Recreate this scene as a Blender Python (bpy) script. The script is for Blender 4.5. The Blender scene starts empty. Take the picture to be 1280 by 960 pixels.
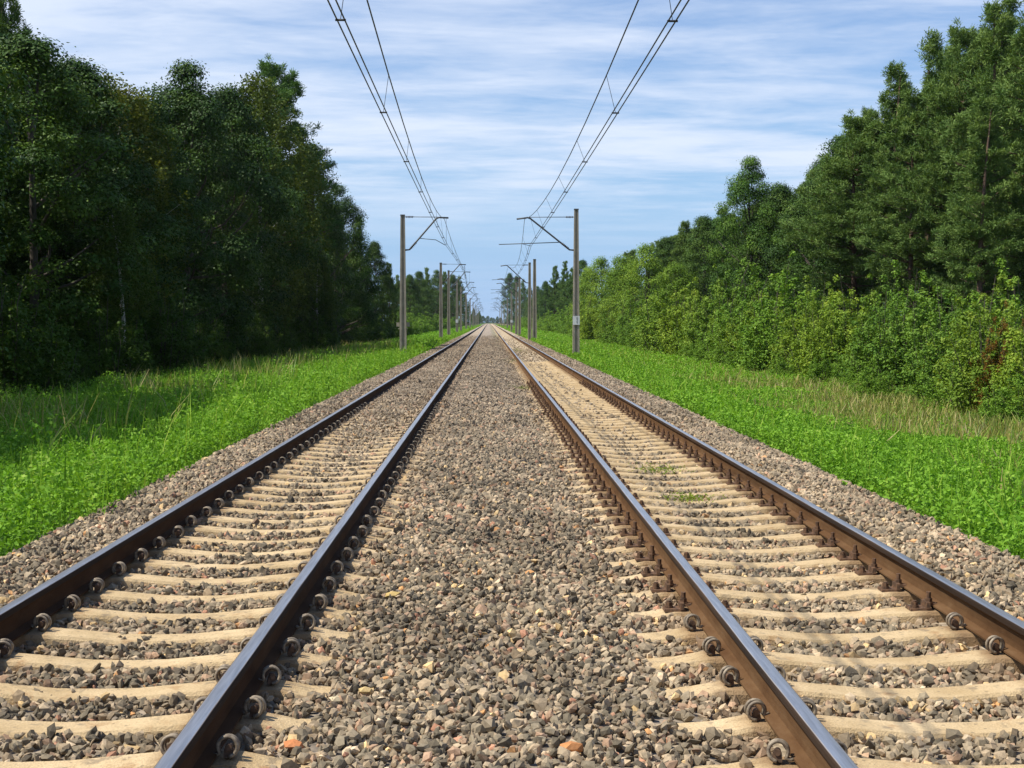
import bpy, math, random
import numpy as np
from mathutils import Vector

random.seed(7)
RNG = np.random.default_rng(11)
sc = bpy.context.scene
COL = sc.collection
R = math.radians
HAZE = .00005

# ------------------------------------------------------------------ camera numbers (pixels of the 1280 x 960 photograph)
F = 1810.0
VPX, VPY = 611.0, 402.0
CAMH = 1.575                     # eye above the rail tops (rail tops are z = 0)
PITCH = math.atan((480 - VPY) / F)
YAW = -math.atan((640 - VPX) / F * math.cos(PITCH))
_a = math.pi / 2 - PITCH
_Rx = np.array([[1, 0, 0], [0, math.cos(_a), -math.sin(_a)], [0, math.sin(_a), math.cos(_a)]])
_Rz = np.array([[math.cos(YAW), -math.sin(YAW), 0], [math.sin(YAW), math.cos(YAW), 0], [0, 0, 1]])
CAMR = _Rz @ _Rx


def ray(px, py):
    d = CAMR @ np.array([px - 640.0, 480.0 - py, -F])
    return d / d[1]


def at_x(px, py, X):
    d = ray(px, py)
    t = X / d[0]
    return X, t, CAMH + d[2] * t


def at_y(px, py, Y):
    d = ray(px, py)
    return d[0] * Y, Y, CAMH + d[2] * Y


# ------------------------------------------------------------------ helpers: properties and linking
def tag(o, label=None, cat=None, group=None, kind=None):
    if label: o['label'] = label
    if cat: o['category'] = cat
    if group: o['group'] = group
    if kind: o['kind'] = kind
    return o


def empty(name, loc, rz=0.0):
    o = bpy.data.objects.new(name, None)
    o.empty_display_size = 0.3
    COL.objects.link(o)
    o.location = loc
    o.rotation_euler = (0, 0, rz)
    return o


def link(name, me, parent=None):
    o = bpy.data.objects.new(name, me)
    COL.objects.link(o)
    if parent: o.parent = parent
    return o


def copy_tree(o, parent=None):
    c = o.copy()
    COL.objects.link(c)
    if parent: c.parent = parent
    for ch in list(o.children):
        copy_tree(ch, c)
    return c


# ------------------------------------------------------------------ helpers: meshes
def np_mesh(name, V, Fc, mats, attrs=None, colors=None, smooth=False):
    """V (n,3), Fc (m,k) all faces with k corners."""
    V = np.ascontiguousarray(V, dtype=np.float32)
    Fc = np.ascontiguousarray(Fc, dtype=np.int32)
    me = bpy.data.meshes.new(name)
    n, (m, k) = len(V), Fc.shape
    me.vertices.add(n)
    me.vertices.foreach_set('co', V.ravel())
    me.loops.add(m * k)
    me.loops.foreach_set('vertex_index', Fc.ravel())
    me.polygons.add(m)
    me.polygons.foreach_set('loop_start', np.arange(0, m * k, k, dtype=np.int32))
    try:
        me.polygons.foreach_set('loop_total', np.full(m, k, dtype=np.int32))
    except Exception:
        pass
    me.polygons.foreach_set('use_smooth', np.full(m, smooth, dtype=bool))
    for key, val in (attrs or {}).items():          # one float per face
        a = me.attributes.new(key, 'FLOAT', 'FACE')
        a.data.foreach_set('value', np.ascontiguousarray(val, dtype=np.float32))
    for key, val in (colors or {}).items():         # one rgb per face
        a = me.attributes.new(key, 'FLOAT_COLOR', 'FACE') if False else me.attributes.new(key, 'FLOAT_VECTOR', 'FACE')
        a.data.foreach_set('vector', np.ascontiguousarray(val, dtype=np.float32).ravel())
    for mt in (mats if isinstance(mats, (list, tuple)) else [mats]):
        me.materials.append(mt)
    me.update()
    me.validate()
    return me


class MB:
    def __init__(s): s.v, s.f = [], []

    def add(s, vs, fs):
        b = len(s.v)
        s.v += [tuple(map(float, p)) for p in vs]
        s.f += [tuple(i + b for i in f) for f in fs]

    def box(s, c, d, taper=1.0):
        x, y, z = c; a, b, h = d[0] / 2, d[1] / 2, d[2] / 2
        vs = [(x - a, y - b, z - h), (x + a, y - b, z - h), (x + a, y + b, z - h), (x - a, y + b, z - h)]
        t = taper
        vs += [(x - a * t, y - b * t, z + h), (x + a * t, y - b * t, z + h), (x + a * t, y + b * t, z + h), (x - a * t, y + b * t, z + h)]
        s.add(vs, [(3, 2, 1, 0), (4, 5, 6, 7), (0, 1, 5, 4), (1, 2, 6, 5), (2, 3, 7, 6), (3, 0, 4, 7)])

    def tube(s, pts, rad, n=8, cap=True):
        pts = [Vector(p) for p in pts]
        if not hasattr(rad, '__len__'): rad = [rad] * len(pts)
        vs, up = [], None
        for i, p in enumerate(pts):
            d = (pts[min(i + 1, len(pts) - 1)] - pts[max(i - 1, 0)]).normalized()
            if up is None:
                up = Vector((0, 0, 1)) if abs(d.z) < .9 else Vector((1, 0, 0))
            u = d.cross(up).normalized(); w = u.cross(d).normalized(); up = w
            for k in range(n):
                a = 2 * math.pi * k / n
                vs.append(p + (u * math.cos(a) + w * math.sin(a)) * rad[i])
        fs = []
        for i in range(len(pts) - 1):
            for k in range(n):
                fs.append((i * n + k, i * n + (k + 1) % n, (i + 1) * n + (k + 1) % n, (i + 1) * n + k))
        if cap:
            fs.append(tuple(range(n))[::-1]); fs.append(tuple(range((len(pts) - 1) * n, len(pts) * n)))
        s.add(vs, fs)

    def prism(s, prof, y0, y1, ys=None):
        """profile in (x,z), counter-clockwise seen from -y, swept along y."""
        ys = ys or [y0, y1]; n = len(prof)
        vs = [(p[0], y, p[1]) for y in ys for p in prof]
        fs = [(i * n + k, i * n + (k + 1) % n, (i + 1) * n + (k + 1) % n, (i + 1) * n + k)
              for i in range(len(ys) - 1) for k in range(n)]
        fs += [tuple(range(n))[::-1], tuple(range((len(ys) - 1) * n, len(ys) * n))]
        s.add(vs, fs)

    def mesh(s, name, mats, smooth=False, fix=True):
        me = bpy.data.meshes.new(name)
        me.from_pydata(s.v, [], s.f)
        for m in (mats if isinstance(mats, (list, tuple)) else [mats]): me.materials.append(m)
        if fix:
            import bmesh
            bm = bmesh.new(); bm.from_mesh(me)
            bmesh.ops.recalc_face_normals(bm, faces=bm.faces)
            bm.to_mesh(me); bm.free()
        if smooth:
            me.polygons.foreach_set('use_smooth', [True] * len(me.polygons))
        me.update()
        return me


# ------------------------------------------------------------------ helpers: materials
class NT:
    def __init__(s, tree): s.t = tree; tree.nodes.clear()

    def n(s, kind, **kw):
        nd = s.t.nodes.new(kind)
        for k, v in kw.items():
            if k.startswith('i_'):
                nd.inputs[k[2:].replace('_', ' ')].default_value = v
            else:
                setattr(nd, k, v)
        return nd

    def l(s, a, b): s.t.links.new(a, b)

    def val(s, x, sock):
        if hasattr(x, 'is_output'): s.l(x, sock)
        else: sock.default_value = x

    def math(s, op, a, b=0.0, c=0.0, clamp=False):
        nd = s.n('ShaderNodeMath', operation=op, use_clamp=clamp)
        for i, x in enumerate((a, b, c)): s.val(x, nd.inputs[i])
        return nd.outputs[0]

    def mix(s, f, a, b, mode='MIX'):
        nd = s.n('ShaderNodeMix', data_type='RGBA', blend_type=mode)
        s.val(f, nd.inputs[0])
        for x, i in ((a, 6), (b, 7)):
            if hasattr(x, 'is_output'): s.l(x, nd.inputs[i])
            else: nd.inputs[i].default_value = (*x, 1)
        return nd.outputs[2]

    def noise(s, vec, scale, detail=4, rough=.55, dist=0.0):
        nd = s.n('ShaderNodeTexNoise')
        nd.inputs['Scale'].default_value = scale; nd.inputs['Detail'].default_value = detail
        nd.inputs['Roughness'].default_value = rough; nd.inputs['Distortion'].default_value = dist
        if vec is not None: s.l(vec, nd.inputs['Vector'])
        return nd

    def ramp(s, fac, stops, interp='LINEAR'):
        nd = s.n('ShaderNodeValToRGB')
        cr = nd.color_ramp; cr.interpolation = interp
        while len(cr.elements) < len(stops): cr.elements.new(.5)
        for e, (p, c) in zip(cr.elements, stops):
            e.position = p; e.color = (*c, 1) if len(c) == 3 else c
        s.val(fac, nd.inputs[0])
        return nd.outputs[0]

    def maprange(s, x, a, b, c=0.0, d=1.0, smooth=True):
        nd = s.n('ShaderNodeMapRange')
        nd.interpolation_type = 'SMOOTHSTEP' if smooth else 'LINEAR'
        for i, q in enumerate((x, a, b, c, d)): s.val(q, nd.inputs[i])
        return nd.outputs[0]


def material(name):
    m = bpy.data.materials.new(name); m.use_nodes = True
    t = NT(m.node_tree)
    out = t.n('ShaderNodeOutputMaterial')
    return m, t, out


def principled(t, out, col, rough=.8, metal=0.0, spec=.4, bump=None, bstr=.5, bdist=.01):
    p = t.n('ShaderNodeBsdfPrincipled')
    if hasattr(col, 'is_output'): t.l(col, p.inputs['Base Color'])
    else: p.inputs['Base Color'].default_value = (*col, 1)
    t.val(rough, p.inputs['Roughness']); t.val(metal, p.inputs['Metallic'])
    p.inputs['Specular IOR Level'].default_value = spec
    if bump is not None:
        b = t.n('ShaderNodeBump'); b.inputs['Strength'].default_value = bstr; b.inputs['Distance'].default_value = bdist
        t.l(bump, b.inputs['Height']); t.l(b.outputs[0], p.inputs['Normal'])
    t.l(p.outputs[0], out.inputs['Surface'])
    return p


def leaf_mat(name, stops, transl=.3, spec=.25, rough=.5, tcol=(1.25, 1.15, .5)):
    """stops: colour over the per-leaf random value; tinted by the object's own colour."""
    m, t, out = material(name)
    at = t.n('ShaderNodeAttribute', attribute_name='rnd')
    col = t.ramp(at.outputs['Fac'], stops)
    oi = t.n('ShaderNodeObjectInfo')
    col = t.mix(1.0, col, oi.outputs['Color'], 'MULTIPLY')
    p = t.n('ShaderNodeBsdfPrincipled')
    t.l(col, p.inputs['Base Color'])
    p.inputs['Roughness'].default_value = rough; p.inputs['Specular IOR Level'].default_value = spec
    tr = t.n('ShaderNodeBsdfTranslucent')
    t.l(t.mix(1.0, col, tcol, 'MULTIPLY'), tr.inputs['Color'])
    mx = t.n('ShaderNodeMixShader'); mx.inputs[0].default_value = transl
    t.l(p.outputs[0], mx.inputs[1]); t.l(tr.outputs[0], mx.inputs[2])
    t.l(mx.outputs[0], out.inputs['Surface'])
    return m


def obj_coord(t): return t.n('ShaderNodeTexCoord').outputs['Object']


M = {}

# bark, pine bark, birch bark
def bark(name, a, b, sc_=6.0):
    m, t, out = material(name)
    co = obj_coord(t)
    mp = t.n('ShaderNodeMapping'); mp.inputs['Scale'].default_value = (1, 1, .25); t.l(co, mp.inputs[0])
    nz = t.noise(mp.outputs[0], sc_, 6, .7)
    col = t.ramp(nz.outputs[0], [(.35, a), (.65, b)])
    principled(t, out, col, .9, bump=nz.outputs[0], bstr=.8, bdist=.05)
    return m
M['bark'] = bark('bark', (.035, .028, .02), (.12, .1, .075))
M['pine_bark'] = bark('pine_bark', (.05, .035, .025), (.2, .12, .075))
def birch_bark():
    m, t, out = material('birch_bark')
    co = obj_coord(t)
    mp = t.n('ShaderNodeMapping'); mp.inputs['Scale'].default_value = (.6, .6, 3.5); t.l(co, mp.inputs[0])
    nz = t.noise(mp.outputs[0], 2.2, 4, .6)
    col = t.ramp(nz.outputs[0], [(.4, (.5, .48, .43)), (.6, (.45, .42, .37)), (.66, (.06, .05, .045))])
    principled(t, out, col, .8)
    return m
M['birch_bark'] = birch_bark()

M['leaf_broad'] = leaf_mat('leaf_broad', [(0, (.022, .055, .01)), (.5, (.055, .115, .018)), (.9, (.11, .185, .028)), (1, (.16, .225, .038))], .15, .15, .55)
M['leaf_birch'] = leaf_mat('leaf_birch', [(0, (.06, .095, .016)), (.5, (.12, .165, .03)), (1, (.2, .22, .05))], .28, .12, .6)
M['needles'] = leaf_mat('needles', [(0, (.055, .112, .026)), (.5, (.122, .205, .044)), (1, (.215, .3, .072))], .15, .15, .6)
M['leaf_shrub'] = leaf_mat('leaf_shrub', [(0, (.075, .155, .018)), (.5, (.175, .29, .036)), (.85, (.255, .375, .05)), (1, (.33, .43, .085))], .28, .12, .6)
M['leaf_herb'] = leaf_mat('leaf_herb', [(0, (.08, .2, .014)), (.4, (.155, .325, .027)), (.8, (.24, .43, .042)), (1, (.37, .49, .09))], .33, .12, .6, tcol=(1.1, 1.2, .5))
M['dry_blade'] = leaf_mat('dry_blade', [(0, (.14, .25, .035)), (.45, (.27, .31, .06)), (.8, (.43, .37, .12)), (1, (.52, .44, .22))], .3, tcol=(1, 1, .7))

# ballast stones: colour stored per stone
def stone_mat():
    m, t, out = material('ballast_stone')
    at = t.n('ShaderNodeAttribute', attribute_name='stone_colour')
    co = obj_coord(t)
    nz = t.noise(co, 55, 4, .6)
    col = t.mix(1.0, at.outputs['Vector'], t.ramp(nz.outputs[0], [(.25, (.7, .69, .67)), (.75, (1.25, 1.24, 1.22))]), 'MULTIPLY')
    dust = t.noise(co, 3.0, 3)
    col = t.mix(t.maprange(dust.outputs[0], .5, .75, 0, .35), col, (.34, .27, .18))
    principled(t, out, col, .85, spec=.3, bump=nz.outputs[0], bstr=.35, bdist=.006)
    return m
M['stone'] = stone_mat()

def bed_mat():
    m, t, out = material('ballast_bed')
    co = obj_coord(t)
    sx = t.n('ShaderNodeSeparateXYZ'); t.l(co, sx.inputs[0])
    vo = t.n('ShaderNodeTexVoronoi'); vo.inputs['Scale'].default_value = 17; t.l(co, vo.inputs['Vector'])
    sep = t.n('ShaderNodeSeparateColor'); t.l(vo.outputs['Color'], sep.inputs[0])
    grey = t.ramp(sep.outputs[0], [(0, (.13, .11, .085)), (.35, (.27, .225, .175)), (.7, (.38, .31, .24)), (.93, (.48, .4, .31)), (1, (.45, .28, .16))])
    sand = t.ramp(sep.outputs[1], [(0, (.32, .245, .15)), (.5, (.46, .355, .22)), (1, (.56, .45, .3))])
    big = t.noise(co, .9, 3)
    # sand has worked up through the stones inside the bolted track
    f = t.math('MULTIPLY', t.maprange(sx.outputs[0], .75, 1.35), t.maprange(sx.outputs[0], 3.6, 2.9))
    f = t.math('MULTIPLY', f, t.maprange(sx.outputs[1], 8, 24, .55, 1.1))
    f2 = t.math('MULTIPLY', t.maprange(sx.outputs[0], 2.7, 3.0), t.maprange(sx.outputs[1], 8, 20, .2, .6))
    f3 = t.math('MULTIPLY', t.math('MULTIPLY', t.maprange(sx.outputs[0], -.8, -1.2), t.maprange(sx.outputs[0], -2.9, -2.5)), .45)
    f = t.math('MAXIMUM', t.math('MAXIMUM', f, f2), f3)
    f = t.math('ADD', f, t.maprange(big.outputs[0], .35, .7, -.2, .2), clamp=True)
    col = t.mix(f, grey, sand)
    # thin green growth down the middle, far off
    g = t.math('MULTIPLY', t.maprange(sx.outputs[1], 40, 75), t.math('MULTIPLY', t.maprange(sx.outputs[0], .2, .7), t.maprange(sx.outputs[0], 1.3, 1.0)))
    gn = t.noise(co, 1.6, 3)
    col = t.mix(t.math('MULTIPLY', g, t.maprange(gn.outputs[0], .42, .62, 0, .75)), col, (.13, .16, .04))
    col = t.mix(t.math('MULTIPLY', t.maprange(sx.outputs[1], 15, 260, .5, .0, False), t.math('SUBTRACT', 1.0, f, clamp=True)), col, (.12, .1, .072))   # dirt between the stones, darkened to paint in the shade of the gaps
    h = t.math('SUBTRACT', 1.0, vo.outputs['Distance'])
    principled(t, out, col, .9, spec=.25, bump=h, bstr=.9, bdist=.03)
    return m
M['bed'] = bed_mat()

def concrete(name, a, b, stain=.0):
    m, t, out = material(name)
    co = obj_coord(t)
    geo = t.n('ShaderNodeNewGeometry')
    nz = t.noise(geo.outputs['Position'], 2.3, 6, .65)
    fine = t.noise(co, 90, 3, .6)
    col = t.ramp(nz.outputs[0], [(.3, a), (.7, b)])
    col = t.mix(.5, col, t.ramp(fine.outputs[0], [(.3, (.6, .58, .55)), (.7, (1.15, 1.15, 1.15))]), 'MULTIPLY')
    if stain:
        st = t.noise(geo.outputs['Position'], 5.0, 4, .7)
        col = t.mix(t.maprange(st.outputs[0], .55, .72, 0, stain), col, (.3, .15, .055))
        gr = t.noise(geo.outputs['Position'], 11.0, 3, .6)
        col = t.mix(t.maprange(gr.outputs[0], .55, .7, 0, .6), col, (.17, .135, .095))
        cs = t.n('ShaderNodeSeparateXYZ'); t.l(co, cs.inputs[0])
        seat = t.math('ABSOLUTE', t.math('SUBTRACT', t.math('ABSOLUTE', cs.outputs[0]), .7535))
        seat = t.math('ADD', seat, t.math('MULTIPLY', t.math('SUBTRACT', st.outputs[0], .5), .3))
        col = t.mix(t.maprange(seat, .24, .1, 0, .75), col, (.2, .115, .055))
        ch = t.n('ShaderNodeTexVoronoi'); ch.inputs['Scale'].default_value = 16; t.l(geo.outputs['Position'], ch.inputs['Vector'])
        col = t.mix(t.maprange(ch.outputs['Distance'], .16, .1, 0, .55), col, (.13, .1, .07))
    principled(t, out, col, .9, spec=.25, bump=fine.outputs[0], bstr=.7, bdist=.01)
    return m
M['sleeper'] = concrete('sleeper_concrete', (.44, .315, .16), (.66, .505, .295), .6)
M['post'] = concrete('post_concrete', (.3, .265, .2), (.46, .41, .325))

def rail_side():
    m, t, out = material('rusty_steel')
    geo = t.n('ShaderNodeNewGeometry')
    mp = t.n('ShaderNodeMapping'); mp.inputs['Scale'].default_value = (1, .3, 1); t.l(geo.outputs['Position'], mp.inputs[0])
    nz = t.noise(mp.outputs[0], 7, 6, .7)
    fine = t.noise(geo.outputs['Position'], 120, 2)
    col = t.ramp(nz.outputs[0], [(.3, (.19, .095, .038)), (.5, (.27, .15, .065)), (.7, (.36, .22, .105))])
    oi = t.n('ShaderNodeObjectInfo')
    col = t.mix(1.0, col, oi.outputs['Color'], 'MULTIPLY')
    principled(t, out, col, .9, spec=.12, bump=fine.outputs[0], bstr=.5, bdist=.004)
    return m
M['rust'] = rail_side()

def rail_head_mat():
    m, t, out = material('rail_head_steel')
    oi = t.n('ShaderNodeObjectInfo')
    geo = t.n('ShaderNodeNewGeometry')
    nsep = t.n('ShaderNodeSeparateXYZ'); t.l(geo.outputs['Normal'], nsep.inputs[0])
    tc = obj_coord(t)
    cs = t.n('ShaderNodeSeparateXYZ'); t.l(tc, cs.inputs[0])
    mp = t.n('ShaderNodeMapping'); mp.inputs['Scale'].default_value = (1, .04, 1); t.l(geo.outputs['Position'], mp.inputs[0])
    nz = t.noise(mp.outputs[0], 14, 5, .6)
    nx = t.math('ADD', t.math('ABSOLUTE', cs.outputs[0]), t.math('MULTIPLY', t.math('SUBTRACT', nz.outputs[0], .5), .012))
    shine = t.math('MULTIPLY', t.maprange(nsep.outputs[2], .55, .85), t.maprange(nx, .033, .027))
    streak = t.noise(mp.outputs[0], 60, 3, .6)
    steel = t.ramp(streak.outputs[0], [(.3, (.52, .48, .44)), (.7, (.8, .74, .68))])
    rust = t.ramp(nz.outputs[0], [(.35, (.05, .035, .025)), (.65, (.13, .08, .045))])
    col = t.mix(shine, t.mix(1.0, rust, oi.outputs['Color'], 'MULTIPLY'), steel)
    rough = t.maprange(shine, 0, 1, .85, .34)
    principled(t, out, col, rough, t.math('MULTIPLY', shine, .95), spec=.2)
    return m
M['head'] = rail_head_mat()

def metal(name, a, b, rough=.55, metallic=.3):
    m, t, out = material(name)
    geo = t.n('ShaderNodeNewGeometry')
    nz = t.noise(geo.outputs['Position'], 40, 3, .6)
    principled(t, out, t.ramp(nz.outputs[0], [(.35, a), (.65, b)]), rough, metallic)
    return m
M['clip'] = metal('clip_steel', (.13, .1, .07), (.32, .26, .18), .6, .1)
M['anchor'] = metal('anchor_iron', (.06, .035, .02), (.14, .08, .045), .75, .1)
M['bolt'] = metal('bolt_iron', (.06, .035, .02), (.17, .09, .045), .8, .1)
M['galv'] = metal('weathered_tube', (.05, .055, .06), (.1, .105, .11), .55, .4)
M['wire'] = metal('wire_copper', (.04, .042, .045), (.07, .07, .075), .5, .6)
M['insul'] = metal('insulator_brown', (.035, .028, .025), (.06, .045, .04), .3, 0)
M['plate'] = metal('white_enamel', (.68, .69, .66), (.8, .8, .78), .4, 0)
M['ink'] = metal('black_enamel', (.03, .03, .03), (.05, .05, .05), .5, 0)

def ground_mat():
    m, t, out = material('verge_soil')
    co = obj_coord(t)
    sx = t.n('ShaderNodeSeparateXYZ'); t.l(co, sx.inputs[0])
    nz = t.noise(co, .45, 5, .6); fine = t.noise(co, 9, 4, .65)
    green = t.ramp(fine.outputs[0], [(.3, (.03, .07, .012)), (.6, (.06, .13, .02)), (.8, (.12, .15, .04))])
    dry = t.ramp(fine.outputs[0], [(.3, (.12, .11, .035)), (.6, (.24, .2, .075)), (.8, (.32, .26, .12))])
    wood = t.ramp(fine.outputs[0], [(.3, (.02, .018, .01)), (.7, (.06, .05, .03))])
    f = t.math('ADD', t.maprange(sx.outputs[0], 5.5, 9.5), t.maprange(nz.outputs[0], .35, .7, -.35, .35), clamp=True)
    col = t.mix(f, green, dry)
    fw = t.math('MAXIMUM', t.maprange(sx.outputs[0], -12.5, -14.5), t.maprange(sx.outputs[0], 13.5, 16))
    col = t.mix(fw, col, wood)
    principled(t, out, col, .95, spec=.15, bump=fine.outputs[0], bstr=.8, bdist=.1)
    return m
M['ground'] = ground_mat()

# ------------------------------------------------------------------ terrain
GX = np.array([-30, -14, -11, -9, -6, -4.7, -3.7, 0, 4.1, 5.1, 7, 10, 14, 30.])
GZ = np.array([-1.0, -1.0, -.98, -.95, -.75, -.5, -.45, -.55, -.45, -.5, -.75, -.85, -.9, -.95])
def ground_z(x): return np.interp(x, GX, GZ)

xs = np.unique(np.concatenate([[-2400, -900, -300, -120, -60], np.arange(-40, -4, 1.5), np.arange(-5, 5.5, .5), np.arange(5.5, 40, 1.5), [60, 120, 300, 900, 2400]]))
ys = np.unique(np.concatenate([[-200, -60, -20], np.arange(-10, 120, 2.), np.arange(120, 400, 12.), [450, 600, 900, 1500, 2200, 3400]]))
XX, YY = np.meshgrid(xs, ys)
ZZ = ground_z(XX) + np.where(np.abs(XX) > 5.0, 1, 0) * (.06 * np.sin(XX * 1.3 + YY * .37) + .05 * np.sin(YY * .9 + XX * .4)) * np.where(np.abs(XX) < 100, 1, 0)
V = np.stack([XX, YY, ZZ], -1).reshape(-1, 3)
ny, nx = XX.shape
ii = (np.arange(ny - 1)[:, None] * nx + np.arange(nx - 1)[None, :]).ravel()
Fq = np.stack([ii, ii + 1, ii + 1 + nx, ii + nx], -1)
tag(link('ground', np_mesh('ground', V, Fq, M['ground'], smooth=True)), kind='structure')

# ------------------------------------------------------------------ the two tracks: numbers
TL, TR = -1.91, 2.03               # track centres
HG = .7535                         # half the distance between rail centres
RAILS = [TL - HG, TL + HG, TR - HG, TR + HG]
SP_L, SP_R = .602, .618
Y0_L, Y0_R = 5.80, 5.70            # first sleeper (just under the frame)
NL, NR = 66, 96
SLEEP_L = Y0_L + SP_L * np.arange(-4, NL)
SLEEP_R = Y0_R + SP_R * np.arange(-4, NR)

def bed_z(x, y):
    """top of the ballast body (stones lie on it)."""
    BX = np.array([-4.25, -3.98, -3.66, -3.3, -2.95, -2.55, -1.3, -.85, -.4, 0.1, .5, .95, 1.45, 2.65, 3.1, 3.5, 3.96, 4.25, 4.5])
    BZ = np.array([-.6, -.42, -.235, -.215, -.225, -.256, -.256, -.232, -.205, -.2, -.21, -.24, -.26, -.26, -.237, -.225, -.235, -.4, -.6])
    z = np.interp(x, BX, BZ)
    inl = (np.abs(x - TL) < 1.0)
    z = z + np.where(inl, np.clip((y - 20) / 10, 0, 1) * .056, 0)
    return z

bx = np.concatenate([np.arange(-4.25, 4.51, .25)])
by = np.unique(np.concatenate([np.arange(0, 60, .5), np.arange(60, 200, 4.), np.arange(200, 1301, 50.)]))
XX, YY = np.meshgrid(bx, by)
ZZ = bed_z(XX, YY) + .008 * np.sin(XX * 7 + YY * 3.1)
V = np.stack([XX, YY, ZZ], -1).reshape(-1, 3)
ny, nx = XX.shape
ii = (np.arange(ny - 1)[:, None] * nx + np.arange(nx - 1)[None, :]).ravel()
tag(link('ballast_ground', np_mesh('ballast_ground', V, np.stack([ii, ii + 1, ii + 1 + nx, ii + nx], -1), M['bed'], smooth=True)), kind='structure')

# ------------------------------------------------------------------ loose ballast stones (uncountable: one object)
def ico():
    p = (1 + 5 ** .5) / 2
    v = np.array([(-1, p, 0), (1, p, 0), (-1, -p, 0), (1, -p, 0), (0, -1, p), (0, 1, p), (0, -1, -p), (0, 1, -p), (p, 0, -1), (p, 0, 1), (-p, 0, -1), (-p, 0, 1)], float)
    f = np.array([(0, 11, 5), (0, 5, 1), (0, 1, 7), (0, 7, 10), (0, 10, 11), (1, 5, 9), (5, 11, 4), (11, 10, 2), (10, 7, 6), (7, 1, 8), (3, 9, 4), (3, 4, 2), (3, 2, 6), (3, 6, 8), (3, 8, 9), (4, 9, 5), (2, 4, 11), (6, 2, 10), (8, 6, 7), (9, 8, 1)])
    return v / np.linalg.norm(v[0]), f

def rot_mats(n, rng, tilt=None):
    q = rng.normal(size=(n, 4)); q /= np.linalg.norm(q, axis=1)[:, None]
    w, x, y, z = q.T
    return np.stack([1 - 2 * (y * y + z * z), 2 * (x * y - z * w), 2 * (x * z + y * w),
                     2 * (x * y + z * w), 1 - 2 * (x * x + z * z), 2 * (y * z - x * w),
                     2 * (x * z - y * w), 2 * (y * z + x * w), 1 - 2 * (x * x + y * y)], -1).reshape(n, 3, 3)

def near_sleeper(x, y):
    """True where a bare sleeper top shows."""
    out = np.zeros(len(x), bool)
    for c, rows, lim, far in ((TL, SLEEP_L, (-.98, 1.14), 27.), (TR, SLEEP_R, (-1.2, 1.2), 70.)):
        inx = (x - c > lim[0]) & (x - c < lim[1])
        k = np.round((y - rows[0]) / (rows[1] - rows[0]))
        yc = rows[0] + k * (rows[1] - rows[0])
        out |= inx & (np.abs(y - yc) < .1) & (y < far) & (k >= 0) & (k < len(rows))
    return out

def stone_field(y0, y1, dens, r0, r1, rng, shape):
    v0, f0 = shape
    n = int((y1 - y0) * 9.0 * dens)
    x = rng.uniform(-4.35, 4.65, n); y = rng.uniform(y0, y1, n)
    keep = ~(near_sleeper(x, y) & (rng.random(n) > .035))
    for rx in RAILS: keep &= np.abs(x - rx) > .085
    # sand shows between the stones of the bolted track
    insand = (np.abs(x - TR) < .74) & (rng.random(n) < np.clip((y - 9) / 18, .0, .8))
    keep &= ~insand
    keep &= (rng.random(n) < np.clip((x + 4.4) / .5, 0, 1)) & (rng.random(n) < np.clip((4.7 - x) / .5, 0, 1))
    keep &= rng.random(n) < np.clip((190 - y) / 95, 0, 1)
    x, y = x[keep], y[keep]; n = len(x)
    r = rng.uniform(r0, r1, n) * np.where(rng.random(n) < .1, 1.35, 1)
    sc3 = r[:, None] * np.stack([rng.uniform(.8, 1.3, n), rng.uniform(.65, 1.15, n), rng.uniform(.4, .85, n)], -1)
    V = v0[None] * (1 + rng.uniform(-.42, .34, (n, len(v0), 1)))
    V = V * sc3[:, None, :]
    V = np.einsum('nij,nkj->nki', rot_mats(n, rng), V)
    z = bed_z(x, y) + rng.uniform(-.014, .03, n) + r * .22
    V += np.stack([x, y, z], -1)[:, None, :]
    # colours
    pal = np.array([(.105, .1, .085), (.16, .15, .125), (.22, .2, .165), (.25, .215, .17), (.33, .29, .235), (.29, .215, .17), (.42, .37, .3), (.46, .27, .13), (.5, .4, .24), (.35, .2, .15)])
    w = np.array([.17, .21, .21, .15, .1, .07, .04, .008, .018, .014]); w /= w.sum()
    c = pal[rng.choice(len(pal), n, p=w)] * rng.uniform(.8, 1.2, (n, 1)) * np.array([1.46, 1.28, 1.02])
    warm = np.clip((x - .6) / .8, 0, 1) * np.clip((y - 4) / 25, .25, .8) + np.clip((-.7 - x) / .5, 0, 1) * np.clip((y - 8) / 30, .1, .35)
    warm = np.where(np.abs(x - TR) < .74, np.clip((y - 6) / 14, .2, 1.1), warm)
    warm = warm * rng.uniform(.3, 1.2, n)
    c = c * (1 - np.clip(warm, 0, 1)[:, None] * .6) + np.array([.48, .375, .235]) * np.clip(warm, 0, 1)[:, None] * .6
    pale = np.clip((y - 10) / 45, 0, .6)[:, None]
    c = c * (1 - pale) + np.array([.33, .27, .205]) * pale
    tone = .86 + .16 * np.sin(x * 1.9 + 1.3 * np.sin(y * .7)) * np.sin(y * .9 + x) + .1 * np.sin(x * 5.3 + y * 3.1)
    c = c * tone[:, None] * np.where(rng.random((n, 1)) < .12, .55, 1.04)
    # rust thrown off the rails colours the nearest stones
    for rx in RAILS:
        k = np.exp(-((x - rx) / .26) ** 2)[:, None] * (.6 if rx > 0 else .4) * rng.uniform(.2, 1, (n, 1))
        c = c * (1 - k) + np.array([.22, .11, .05]) * k
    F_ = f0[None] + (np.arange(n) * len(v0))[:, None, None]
    return V.reshape(-1, 3), F_.reshape(-1, 3), np.repeat(c, len(f0), 0)

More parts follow.
